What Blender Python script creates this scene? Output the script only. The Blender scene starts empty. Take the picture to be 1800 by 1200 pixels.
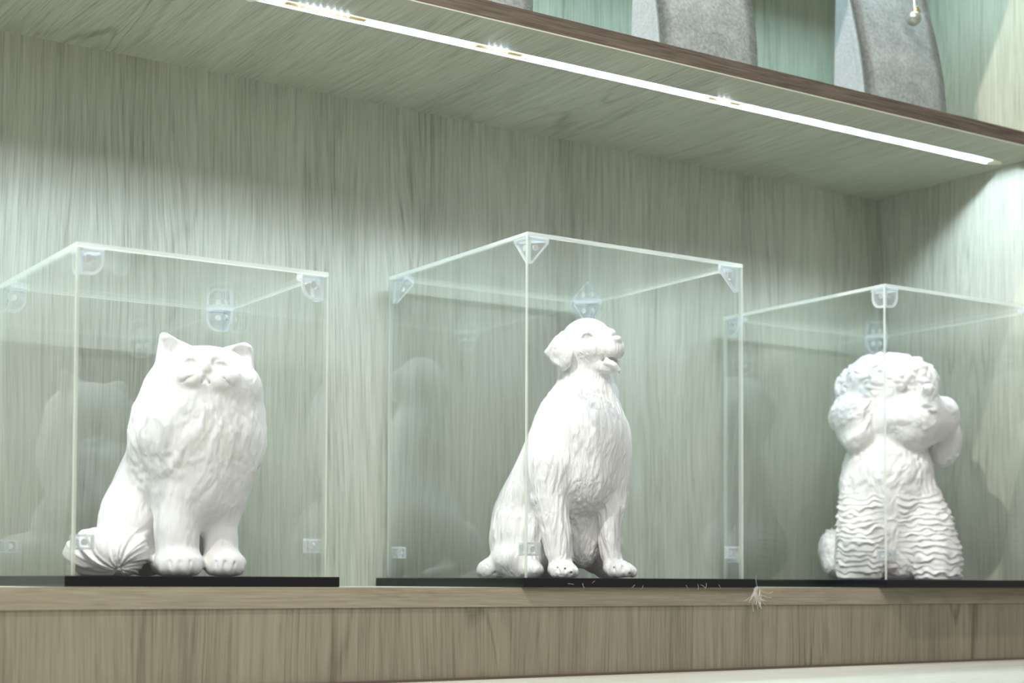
import bpy, bmesh, math, random
import numpy as np
from mathutils import Matrix, Vector

random.seed(7)
rng = np.random.default_rng(11)
scene = bpy.context.scene
COL = scene.collection

# ------------------------------------------------------------------ camera
FPX = 2765.26
CAM = Vector((-0.76356, -1.13318, -0.00322))
YAW, PITCH, ROLL = math.radians(56.564), math.radians(2.3165), math.radians(0.2033)
CY = 909.89
fw = Vector((math.cos(YAW) * math.cos(PITCH), math.sin(YAW) * math.cos(PITCH), math.sin(PITCH)))
rt = Vector((math.sin(YAW), -math.cos(YAW), 0))
up = rt.cross(fw)
rt2 = rt * math.cos(ROLL) + up * math.sin(ROLL)
up2 = up * math.cos(ROLL) - rt * math.sin(ROLL)
cd = bpy.data.cameras.new('camera')
cd.sensor_width = 36
cd.lens = FPX / 1800 * 36
cd.shift_y = (CY - 600) / 1800
cd.clip_start = 0.05
cd.dof.use_dof = True
cd.dof.focus_distance = 1.385
cd.dof.aperture_fstop = 6.3
cam = bpy.data.objects.new('camera', cd)
COL.objects.link(cam)
m = Matrix((rt2, up2, -fw)).transposed().to_4x4()
m.translation = CAM
cam.matrix_world = m
scene.camera = cam

# ------------------------------------------------------------------ world, room light, exposure
scene.view_settings.view_transform = 'Standard'
scene.view_settings.look = 'None'
scene.view_settings.gamma = 1
scene.view_settings.use_curve_mapping = False
scene.view_settings.exposure = 0.22
scene.cycles.transparent_max_bounces = 40
scene.cycles.max_bounces = 10
scene.cycles.diffuse_bounces = 5
w = bpy.data.worlds.new('world')
scene.world = w
w.use_nodes = True
w.node_tree.nodes['Background'].inputs[0].default_value = (1.0, 0.965, 0.94, 1)
w.node_tree.nodes['Background'].inputs[1].default_value = 0.28
ROOM_P = 40.0            # large soft fill added overhead, out of view
ROOM_W = 3.2            # ceiling downlight of the shop
LED_S = 350.0           # strip in the lower alcove
LED_T = 210.0            # strip in the upper alcove
LED_COL = (0.71, 0.86, 1.0)

def area(name, loc, target, size, power, color):
    l = bpy.data.lights.new(name, 'AREA')
    l.shape = 'DISK'
    l.size = size
    l.energy = power
    l.color = color
    o = bpy.data.objects.new(name, l)
    COL.objects.link(o)
    o.location = loc
    o.rotation_euler = (Vector(target) - Vector(loc)).to_track_quat('-Z', 'Y').to_euler()
    return o
area('room_fill', (-1.0, -1.75, 2.1), (0.1, 0.0, 0.1), 1.5, ROOM_P, (1.0, 0.97, 0.95))  # unseen lamp added to fill the statue fronts and fascia
area('shop_downlight', (-1.15, -0.46, 1.75), (0.1, -0.1, 0.0), 0.04, ROOM_W * 10, (1.0, 0.93, 0.86))

# ------------------------------------------------------------------ helpers
def tag(o, label=None, cat=None, group=None, kind=None):
    if label: o['label'] = label
    if cat: o['category'] = cat
    if group: o['group'] = group
    if kind: o['kind'] = kind
    return o

def link(name, me, mats, parent=None, smooth=False):
    o = bpy.data.objects.new(name, me)
    COL.objects.link(o)
    for mt in (mats if isinstance(mats, (list, tuple)) else [mats]):
        me.materials.append(mt)
    if smooth:
        for p in me.polygons: p.use_smooth = True
    if parent is not None: o.parent = parent
    return o

def from_bm(name, bm, mats, parent=None, smooth=False):
    me = bpy.data.meshes.new(name)
    bm.normal_update()
    bm.to_mesh(me)
    bm.free()
    return link(name, me, mats, parent, smooth)

def empty(name, loc=(0, 0, 0)):
    o = bpy.data.objects.new(name, None)
    o.empty_display_size = 0.02
    COL.objects.link(o)
    o.location = loc
    return o

def add_box(bm, x0, x1, y0, y1, z0, z1, mi=0):
    v = [bm.verts.new((x, y, z)) for x in (x0, x1) for y in (y0, y1) for z in (z0, z1)]
    fs = []
    for q in ((0, 1, 3, 2), (4, 6, 7, 5), (0, 4, 5, 1), (2, 3, 7, 6), (0, 2, 6, 4), (1, 5, 7, 3)):
        f = bm.faces.new([v[i] for i in q])
        f.material_index = mi
        fs.append(f)
    return fs

def box_obj(name, x0, x1, y0, y1, z0, z1, mat, parent=None, bevel=0.0):
    bm = bmesh.new()
    add_box(bm, x0, x1, y0, y1, z0, z1)
    if bevel:
        bmesh.ops.bevel(bm, geom=bm.edges[:], offset=bevel, segments=2, affect='EDGES', profile=0.5)
    return from_bm(name, bm, mat, parent)

def add_tube(bm, pts, r, n=6):
    rings = []
    pts = [Vector(p) for p in pts]
    for i, p in enumerate(pts):
        t = (pts[min(i + 1, len(pts) - 1)] - pts[max(i - 1, 0)]).normalized()
        a = t.orthogonal().normalized()
        if i and rings:
            a = (rings[-1][0].co - pts[i - 1])
            a = (a - t * a.dot(t)).normalized()
        b = t.cross(a)
        rings.append([bm.verts.new(p + (a * math.cos(k * 2 * math.pi / n) + b * math.sin(k * 2 * math.pi / n)) * r) for k in range(n)])
    for A, B in zip(rings, rings[1:]):
        for k in range(n):
            bm.faces.new((A[k], A[(k + 1) % n], B[(k + 1) % n], B[k]))
    bm.faces.new(rings[0][::-1])
    bm.faces.new(rings[-1])

def extrude_poly(bm, pts2, place, t0, t1):
    a = [bm.verts.new(place(p[0], p[1], t0)) for p in pts2]
    b = [bm.verts.new(place(p[0], p[1], t1)) for p in pts2]
    n = len(pts2)
    bm.faces.new(a[::-1])
    bm.faces.new(b)
    for i in range(n):
        bm.faces.new((a[i], a[(i + 1) % n], b[(i + 1) % n], b[i]))

# ------------------------------------------------------------------ materials
class N:
    def __init__(s, name):
        s.m = bpy.data.materials.new(name)
        s.m.use_nodes = True
        s.t = s.m.node_tree
        s.t.nodes.clear()
        s.out = s.t.nodes.new('ShaderNodeOutputMaterial')
    def n(s, ty, **kw):
        x = s.t.nodes.new(ty)
        for k, v in kw.items():
            if k.startswith('_'): setattr(x, k[1:], v)
        return x
    def l(s, a, b): s.t.links.new(a, b)
    def math(s, op, a, b=None, c=None):
        x = s.t.nodes.new('ShaderNodeMath'); x.operation = op
        for i, v in enumerate((a, b, c)):
            if v is None: continue
            if isinstance(v, (int, float)): x.inputs[i].default_value = v
            else: s.l(v, x.inputs[i])
        return x.outputs[0]
    def mix(s, f, a, b, blend='MIX'):
        x = s.t.nodes.new('ShaderNodeMix'); x.data_type = 'RGBA'; x.blend_type = blend
        for sock, v in ((x.inputs[0], f), (x.inputs[6], a), (x.inputs[7], b)):
            if isinstance(v, (int, float)): sock.default_value = v
            elif isinstance(v, tuple): sock.default_value = (*v, 1)
            else: s.l(v, sock)
        return x.outputs[2]

def srgb(*c):
    return tuple(((v / 255) / 12.92 if v / 255 <= .04045 else ((v / 255 + .055) / 1.055) ** 2.4) for v in c)

def wood(name, grain, dark, mid, light, con=1.9, bump=0.16, seed=0.0):
    """laminate with a fine oak grain running along one world axis"""
    k = N(name)
    tc = k.n('ShaderNodeTexCoord')
    sep = k.n('ShaderNodeSeparateXYZ')
    k.l(tc.outputs['Object'], sep.inputs[0])
    ax = {'x': 0, 'y': 1, 'z': 2}[grain]
    al = sep.outputs[ax]
    o1, o2 = [sep.outputs[i] for i in range(3) if i != ax]
    # low frequency drift bends the grain into cathedrals
    def noise(a, b, c, sa, sb, detail=2.0, rough=0.5, off=0.0):
        cb = k.n('ShaderNodeCombineXYZ')
        k.l(k.math('MULTIPLY_ADD', a, sa, off + seed), cb.inputs[0])
        k.l(k.math('MULTIPLY', b, sa), cb.inputs[1])
        k.l(k.math('MULTIPLY', c, sb), cb.inputs[2])
        t = k.n('ShaderNodeTexNoise')
        t.inputs['Scale'].default_value = 1
        t.inputs['Detail'].default_value = detail
        t.inputs['Roughness'].default_value = rough
        k.l(cb.outputs[0], t.inputs['Vector'])
        return t.outputs['Fac']
    drift = noise(o1, o2, al, 14.0, 2.2, 1.0, off=3.0)
    d = k.math('MULTIPLY_ADD', k.math('SUBTRACT', drift, 0.5), 0.036, o1)
    fine = noise(d, o2, al, 540.0, 17.0, 2.0, 0.65, off=9.0)
    mid_ = noise(d, o2, al, 210.0, 5.0, 2.0, 0.5, off=17.0)
    broad = noise(d, o2, al, 26.0, 0.7, 1.0, 0.5, off=29.0)
    plank = noise(o1, o2, al, 11.0, 0.08, 0.0, 0.5, off=41.0)
    f = k.math('ADD', k.math('MULTIPLY', fine, 0.72), k.math('MULTIPLY', mid_, 0.28))
    f = k.math('MULTIPLY_ADD', k.math('SUBTRACT', f, 0.5), con, 0.5)
    f = k.math('ADD', f, k.math('MULTIPLY', k.math('SUBTRACT', broad, 0.5), 0.42))
    f = k.math('ADD', f, k.math('MULTIPLY', k.math('SUBTRACT', plank, 0.5), 0.36))
    # growth rings: contour lines of a stretched field, only here and there
    ring = noise(d, o2, al, 19.0, 1.9, 1.0, 0.4, off=53.0)
    saw = k.math('ABSOLUTE', k.math('SUBTRACT', k.math('FRACT', k.math('MULTIPLY', ring, 13.0)), 0.5))
    line = k.math('MAXIMUM', k.math('SUBTRACT', 1.0, k.math('MULTIPLY', saw, 5.5)), 0.0)
    mask = k.math('MAXIMUM', k.math('MULTIPLY', k.math('SUBTRACT', noise(o1, o2, al, 8.0, 1.1, 0.0, off=67.0), 0.5), 4.5), 0.0)
    f = k.math('SUBTRACT', f, k.math('MULTIPLY', k.math('MULTIPLY', line, k.math('MINIMUM', mask, 1.0)), 0.42))
    r = k.n('ShaderNodeValToRGB')
    e = r.color_ramp.elements
    e[0].position = 0.05; e[0].color = (*dark, 1)
    e[1].position = 0.95; e[1].color = (*light, 1)
    x = e.new(0.45); x.color = (*mid, 1)
    k.l(f, r.inputs[0])
    b = k.n('ShaderNodeBsdfPrincipled')
    k.l(r.outputs[0], b.inputs['Base Color'])
    b.inputs['Roughness'].default_value = 0.5
    b.inputs['Specular IOR Level'].default_value = 0.25
    bp = k.n('ShaderNodeBump')
    bp.inputs['Strength'].default_value = bump
    bp.inputs['Distance'].default_value = 0.0012
    k.l(fine, bp.inputs['Height'])
    k.l(bp.outputs[0], b.inputs['Normal'])
    k.l(b.outputs[0], k.out.inputs[0])
    return k.m

WD, WM, WL = srgb(142, 144, 129), srgb(174, 176, 160), srgb(195, 197, 182)
M_wall_z = wood('grey_oak_upright', 'z', WD, WM, WL)
M_shelf_y = wood('grey_oak_across', 'y', WD, WM, WL, seed=5.0)
M_edge_x = wood('grey_oak_banding', 'x', srgb(122, 115, 99), srgb(144, 136, 118), srgb(162, 154, 135), con=1.9, bump=0.2, seed=8.0)
M_edge_dark = wood('brown_oak_banding', 'x', srgb(76, 69, 60), srgb(104, 95, 85), srgb(130, 120, 108), bump=0.2, seed=12.0)
M_fascia = wood('grey_oak_fascia', 'z', srgb(100, 96, 82), srgb(133, 127, 110), srgb(154, 147, 129), con=1.5, bump=0.14, seed=21.0)
M_pale = wood('pale_oak_counter', 'x', srgb(158, 158, 146), srgb(176, 177, 165), srgb(187, 188, 177), bump=0.1, seed=31.0)

def simple(name, col, rough=0.5, spec=0.4, metal=0.0, bump=None):
    k = N(name)
    b = k.n('ShaderNodeBsdfPrincipled')
    b.inputs['Base Color'].default_value = (*col, 1)
    b.inputs['Roughness'].default_value = rough
    b.inputs['Specular IOR Level'].default_value = spec
    b.inputs['Metallic'].default_value = metal
    if bump:
        tc = k.n('ShaderNodeTexCoord')
        t = k.n('ShaderNodeTexNoise')
        t.inputs['Scale'].default_value = bump[0]
        t.inputs['Detail'].default_value = 3
        k.l(tc.outputs['Object'], t.inputs['Vector'])
        bp = k.n('ShaderNodeBump')
        bp.inputs['Strength'].default_value = bump[1]
        bp.inputs['Distance'].default_value = bump[2]
        k.l(t.outputs['Fac'], bp.inputs['Height'])
        k.l(bp.outputs[0], b.inputs['Normal'])
    k.l(b.outputs[0], k.out.inputs[0])
    return k.m

def plaster(name, sx, sz, strength):
    k = N(name)
    tc = k.n('ShaderNodeTexCoord')
    sep = k.n('ShaderNodeSeparateXYZ'); k.l(tc.outputs['Object'], sep.inputs[0])
    dr = k.n('ShaderNodeTexNoise'); dr.inputs['Scale'].default_value = 38; dr.inputs['Detail'].default_value = 1
    k.l(tc.outputs['Object'], dr.inputs['Vector'])
    off = k.math('MULTIPLY', k.math('SUBTRACT', dr.outputs['Fac'], 0.5), 0.012)
    cb = k.n('ShaderNodeCombineXYZ')
    k.l(k.math('MULTIPLY', k.math('ADD', sep.outputs[0], off), sx), cb.inputs[0])
    k.l(k.math('MULTIPLY', k.math('ADD', sep.outputs[1], off), sx), cb.inputs[1])
    k.l(k.math('MULTIPLY', sep.outputs[2], sz), cb.inputs[2])
    t = k.n('ShaderNodeTexNoise'); t.inputs['Scale'].default_value = 1; t.inputs['Detail'].default_value = 2
    k.l(cb.outputs[0], t.inputs['Vector'])
    b = k.n('ShaderNodeBsdfPrincipled')
    b.inputs['Base Color'].default_value = (0.80, 0.785, 0.78, 1)
    b.inputs['Roughness'].default_value = 0.62
    b.inputs['Specular IOR Level'].default_value = 0.3
    bp = k.n('ShaderNodeBump'); bp.inputs['Strength'].default_value = strength; bp.inputs['Distance'].default_value = 0.0022
    k.l(t.outputs['Fac'], bp.inputs['Height']); k.l(bp.outputs[0], b.inputs['Normal'])
    k.l(b.outputs[0], k.out.inputs[0])
    return k.m
M_plaster_dog = plaster('plaster_long_hair', 330.0, 42.0, 0.95)
M_plaster_cat = plaster('plaster_fluffy', 210.0, 34.0, 0.55)
M_plaster_poodle = plaster('plaster_curly', 260.0, 130.0, 0.18)
M_black = simple('black_acrylic', (0.006, 0.006, 0.008), 0.12, 0.5)
M_white_line = simple('pale_glue_line', srgb(214, 216, 200), 0.5)
M_alu = simple('white_aluminium', (0.85, 0.86, 0.85), 0.45)
M_tape = simple('led_tape', (0.8, 0.62, 0.25), 0.5)
M_endcap = simple('ivory_end_cap', (0.85, 0.78, 0.62), 0.4)
M_lint = simple('pale_lint', (0.75, 0.75, 0.72), 0.9)
M_gold = simple('gold_metal', (0.78, 0.55, 0.20), 0.25, 0.5, 1.0)
M_chain = simple('silver_chain', (0.75, 0.75, 0.74), 0.25, 0.5, 1.0)
M_pearl = simple('dark_pearl', (0.42, 0.43, 0.38), 0.12, 0.8, 0.55)
M_screw = simple('pale_screw', (0.86, 0.85, 0.82), 0.4)

def emit(name, col, s):
    k = N(name)
    e = k.n('ShaderNodeEmission')
    e.inputs[0].default_value = (*col, 1)
    e.inputs[1].default_value = s
    k.l(e.outputs[0], k.out.inputs[0])
    return k.m
M_led = emit('led_glow', LED_COL, LED_S)
M_led_loose = emit('led_loose_chip', LED_COL, 70.0)
M_led_up = emit('led_glow_upper', (0.55, 0.90, 1.0), LED_T)

def clear(name, tint, base_r, extra=None):
    """thin clear sheet: see-through with a Fresnel-like mirror share; both sides alike"""
    k = N(name)
    geo = k.n('ShaderNodeNewGeometry')
    dot = k.n('ShaderNodeVectorMath', _operation='DOT_PRODUCT')
    k.l(geo.outputs['Normal'], dot.inputs[0]); k.l(geo.outputs['Incoming'], dot.inputs[1])
    c = k.math('ABSOLUTE', dot.outputs['Value'])
    # unpolarised Fresnel term for n = 1.49
    st2 = k.math('DIVIDE', k.math('SUBTRACT', 1.0, k.math('MULTIPLY', c, c)), 1.49 ** 2)
    ct = k.math('MULTIPLY', k.math('SQRT', k.math('SUBTRACT', 1.0, st2)), 1.49)
    rs = k.math('DIVIDE', k.math('SUBTRACT', c, ct), k.math('ADD', c, ct))
    c2 = k.math('MULTIPLY', c, 1.49 ** 2)
    rp = k.math('DIVIDE', k.math('SUBTRACT', ct, c2), k.math('ADD', ct, c2))
    fr = k.math('MULTIPLY_ADD', k.math('MULTIPLY', rs, rs), 0.5, k.math('MULTIPLY', k.math('MULTIPLY', rp, rp), 0.5))
    fr = k.math('MULTIPLY', fr, base_r)
    tr = k.n('ShaderNodeBsdfTransparent'); tr.inputs[0].default_value = (*tint, 1)
    gl = k.n('ShaderNodeBsdfGlossy'); gl.inputs['Roughness'].default_value = 0.0
    gl.inputs[0].default_value = (1, 1, 1, 1)
    mx = k.n('ShaderNodeMixShader')
    k.l(fr, mx.inputs[0]); k.l(tr.outputs[0], mx.inputs[1]); k.l(gl.outputs[0], mx.inputs[2])
    o = mx.outputs[0]
    if extra:
        df = k.n('ShaderNodeBsdfDiffuse'); df.inputs[0].default_value = (*extra[0], 1)
        tl = k.n('ShaderNodeBsdfTranslucent'); tl.inputs[0].default_value = (*extra[0], 1)
        m1 = k.n('ShaderNodeMixShader'); m1.inputs[0].default_value = 0.5
        k.l(df.outputs[0], m1.inputs[1]); k.l(tl.outputs[0], m1.inputs[2])
        m2 = k.n('ShaderNodeMixShader'); m2.inputs[0].default_value = extra[1]
        k.l(o, m2.inputs[1]); k.l(m1.outputs[0], m2.inputs[2])
        o = m2.outputs[0]
    k.l(o, k.out.inputs[0])
    return k.m
M_glass = clear('clear_acrylic', (0.990, 0.998, 0.992), 1.2)
M_glass_back = clear('clear_acrylic_back', (0.990, 0.998, 0.992), 2.8)
M_glass_edge = clear('acrylic_cut_edge', (0.9, 1.0, 0.92), 1.0, ((0.94, 0.96, 0.90), 0.58))
M_clip = clear('clear_plastic', (0.97, 0.98, 0.985), 1.2, ((0.92, 0.95, 0.97), 0.16))
M_clip_rim = clear('clear_plastic_rim', (0.95, 0.97, 0.98), 1.2, ((0.95, 0.97, 0.98), 0.62))

def velvet(name, c0, c1, scale):
    k = N(name)
    tc = k.n('ShaderNodeTexCoord')
    t = k.n('ShaderNodeTexNoise'); t.inputs['Scale'].default_value = scale; t.inputs['Detail'].default_value = 5; t.inputs['Roughness'].default_value = 0.65
    t2 = k.n('ShaderNodeTexNoise'); t2.inputs['Scale'].default_value = scale * 0.12; t2.inputs['Detail'].default_value = 2
    k.l(tc.outputs['Object'], t.inputs['Vector']); k.l(tc.outputs['Object'], t2.inputs['Vector'])
    f = k.math('MULTIPLY_ADD', k.math('SUBTRACT', t.outputs['Fac'], 0.5), 1.6, k.math('MULTIPLY_ADD', t2.outputs['Fac'], 0.8, 0.1))
    col = k.mix(f, c0, c1)
    b = k.n('ShaderNodeBsdfPrincipled')
    k.l(col, b.inputs['Base Color'])
    b.inputs['Roughness'].default_value = 0.95
    b.inputs['Specular IOR Level'].default_value = 0.05
    b.inputs['Sheen Weight'].default_value = 0.3
    bp = k.n('ShaderNodeBump'); bp.inputs['Strength'].default_value = 0.7; bp.inputs['Distance'].default_value = 0.0015
    k.l(t.outputs['Fac'], bp.inputs['Height']); k.l(bp.outputs[0], b.inputs['Normal'])
    k.l(b.outputs[0], k.out.inputs[0])
    return k.m
M_velvet = velvet('grey_velvet', srgb(148, 153, 151), srgb(226, 230, 228), 300.0)
M_velvet_side = velvet('grey_velvet_side', srgb(150, 155, 158), srgb(178, 183, 186), 300.0)  # side copy of the velvet, the side light worked into its tone

# ------------------------------------------------------------------ the cabinet
XL, XR = -0.95, 0.714
YF, YB = -0.004, 0.262
ZS, T = -0.0083, 0.0165        # lower shelf top, board thickness
ZU = 0.4815                    # underside of the upper shelf
ZT = 0.80                     # underside of the topmost shelf (above the frame)
Z_CT = -0.0862

tag(box_obj('wall_back', XL, XR + 0.018, YB, YB + 0.018, ZS - T, ZT, M_wall_z), kind='structure')
tag(box_obj('wall_right', XR, XR + 0.018, YF, YB, ZS, ZT, M_wall_z), kind='structure')
tag(box_obj('wall_left', XL - 0.018, XL, YF, YB + 0.018, ZS - T, ZT, M_wall_z), kind='structure')

sh = empty('lower_shelf', (0, 0, ZS - T))
tag(sh, 'thick grey oak lower shelf board carrying the three black display case bases', 'shelf')
def part_box(name, parent, x0, x1, y0, y1, z0, z1, mat, bevel=0.0):
    o = box_obj(name, x0, x1, y0, y1, z0, z1, mat, None, bevel)
    off = Vector(parent.location)
    if parent.parent: off = off + Vector(parent.parent.location)
    o.data.transform(Matrix.Translation(-off))
    o.parent = parent
    return o
part_box('board', sh, XL, XR + 0.018, YF + 0.001, YB, ZS - T, ZS, M_shelf_y)
o = part_box('edge_banding', sh, XL, XR + 0.018, YF, YF + 0.001, ZS - T, ZS, M_edge_x)
tag(box_obj('trim_1', XL, XR + 0.018, YF + 0.0012, YF + 0.017, Z_CT, ZS - T, M_fascia), kind='structure')
tag(box_obj('floor', -3.2, 3.2, -3.6, 0.28, -0.99, -0.95, simple('pale_floor', (0.78, 0.76, 0.66), 0.5)), kind='structure')
lc = empty('base_cabinet', (0, 0, -0.95))
tag(lc, 'grey oak base cabinet under the pale countertop', 'cabinet')
part_box('body', lc, XL, XR + 0.3, -0.46, YF + 0.03, -0.87, Z_CT - 0.03, M_fascia)
part_box('plinth', lc, XL, XR + 0.3, -0.42, YF + 0.03, -0.95, -0.87, M_edge_dark)
ct = empty('countertop', (0, 0, Z_CT - 0.03))
tag(ct, 'pale wood countertop running out in front below the grey fascia', 'countertop')
part_box('board', ct, XL, XR + 0.3, -0.50, YF + 0.03, Z_CT - 0.03, Z_CT, M_pale)
part_box('dark_bead', ct, XL, XR + 0.018, YF - 0.0015, YF + 0.0012, Z_CT, Z_CT + 0.0022, simple('red_brown_bead', srgb(94, 82, 74), 0.5))  # thin red-brown bead where the fascia meets the countertop

GY0, GY1 = 0.0535, 0.0700      # groove of the light strip
def shelf_with_strip(name, label, z, segs, led_mat, strip_label, band):
    s = empty(name, (0, 0, z))
    tag(s, label, 'shelf')
    bm = bmesh.new()
    add_box(bm, XL, XR, YF + 0.001, GY0, z, z + T)
    add_box(bm, XL, XR, GY1, YB, z, z + T)
    add_box(bm, XL, XR, GY0, GY1, z + 0.0085, z + T)
    xs = [XL] + [v for g in segs for v in g] + [XR]
    for a, b in zip(xs[0::2], xs[1::2]):
        add_box(bm, a, b, GY0, GY1, z, z + 0.0085)
    o = from_bm('board', bm, M_shelf_y, s)
    o.data.transform(Matrix.Translation((0, 0, -z)))
    part_box('edge_banding', s, XL, XR + 0.018, YF, YF + 0.001, z + 0.0009, z + T - 0.0004, band)
    part_box('edge_line', s, XL, XR + 0.018, YF, YF + 0.001, z, z + 0.0009, M_white_line)
    for i, (a, b) in enumerate(segs):
        t = empty('light_strip', (0, 0, z))
        tag(t, strip_label[i], 'light strip')
        bm = bmesh.new()                       # U channel
        add_box(bm, a, b, GY0, GY1, z + 0.0082, z + 0.0085)
        add_box(bm, a, b, GY0, GY0 + 0.0007, z + 0.0002, z + 0.0078)
        add_box(bm, a, b, GY1 - 0.0007, GY1, z + 0.0002, z + 0.0078)
        o = from_bm('channel', bm, M_alu, t)
        o.data.transform(Matrix.Translation((0, 0, -z)))
        # tape in slightly uneven lengths, the chips as a glowing line under it
        n = 7
        bt, be = bmesh.new(), bmesh.new()
        L = (b - a - 0.012) / n
        for q in range(n):
            x0, x1 = a + 0.004 + q * L, a + 0.004 + (q + 1) * L
            h = z + 0.0058 + random.uniform(-0.0009, 0.0011)
            yc = GY0 + 0.0080 + random.uniform(-0.0010, 0.0010)
            add_box(bt, x0, x1, yc - 0.004, yc + 0.004, h + 0.0005, h + 0.0012)
            add_box(be, x0 + 0.001, x1 - 0.001, yc - 0.0015, yc + 0.0015, h, h + 0.0005)
        o = from_bm('tape', bt, M_tape, t); o.data.transform(Matrix.Translation((0, 0, -z)))
        o = from_bm('chips', be, led_mat, t); o.data.transform(Matrix.Translation((0, 0, -z)))
        # loops of tape that hang out of the groove, chip by chip
        if i == len(segs) - 1:
            for xc, ln in ((-0.168, 8), (0.008, 4), (0.279, 3)):
                if not a < xc < b: continue
                bt, be = bmesh.new(), bmesh.new()
                for q in range(ln):
                    x = xc + (q - ln / 2) * 0.0065
                    dz = 0.0012 * math.sin(math.pi * (q + 0.5) / ln)
                    bmesh.ops.create_uvsphere(be, u_segments=8, v_segments=6, radius=0.0010,
                                              matrix=Matrix.Translation((x, GY0 + 0.0028, -0.0002 - dz)))
                add_box(bt, xc - ln * 0.0033 - 0.012, xc + ln * 0.0033 + 0.012, GY0 + 0.0030, GY0 + 0.0095, -0.0001, 0.0005)
                from_bm('sagging_tape', bt, M_tape, t)
                from_bm('hanging_chips', be, M_led_loose, t, True)
        if i:                                   # stripped wire end curling out of the groove
            bm = bmesh.new()
            add_tube(bm, [(a + 0.004 - 0.010 * q, GY0 + 0.010 + 0.004 * q, 0.001 - 0.0032 * math.sin(q * 2.6)) for q in np.linspace(0, 1.05, 9)], 0.0009, 6)
            from_bm('wire_end', bm, M_alu, t, True)
        for e in (a + 0.002, b - 0.002):
            bm = bmesh.new()
            bmesh.ops.create_uvsphere(bm, u_segments=12, v_segments=8, radius=1.0,
                matrix=Matrix.Translation((e, (GY0 + GY1) / 2, 0.001)) @ Matrix.Diagonal((0.012, 0.0078, 0.002, 1)))
            from_bm('end_cap', bm, M_endcap, t, True)
    return s

shelf_with_strip('upper_shelf', 'grey oak upper shelf with dark brown front edge and lit underside', ZU,
                 [(XL + 0.03, -0.262), (-0.233, 0.694)], M_led,
                 ['glowing light strip recessed left of the long strip in the upper shelf underside',
                  'long glowing white light strip recessed in the underside of the brown-edged shelf'], M_edge_dark)
shelf_with_strip('top_shelf', 'grey oak shelf above the grey velvet busts', ZT,
                 [(XL + 0.03, 0.694)], M_led_up, ['light strip shining down on the velvet busts'], M_edge_dark)

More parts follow.
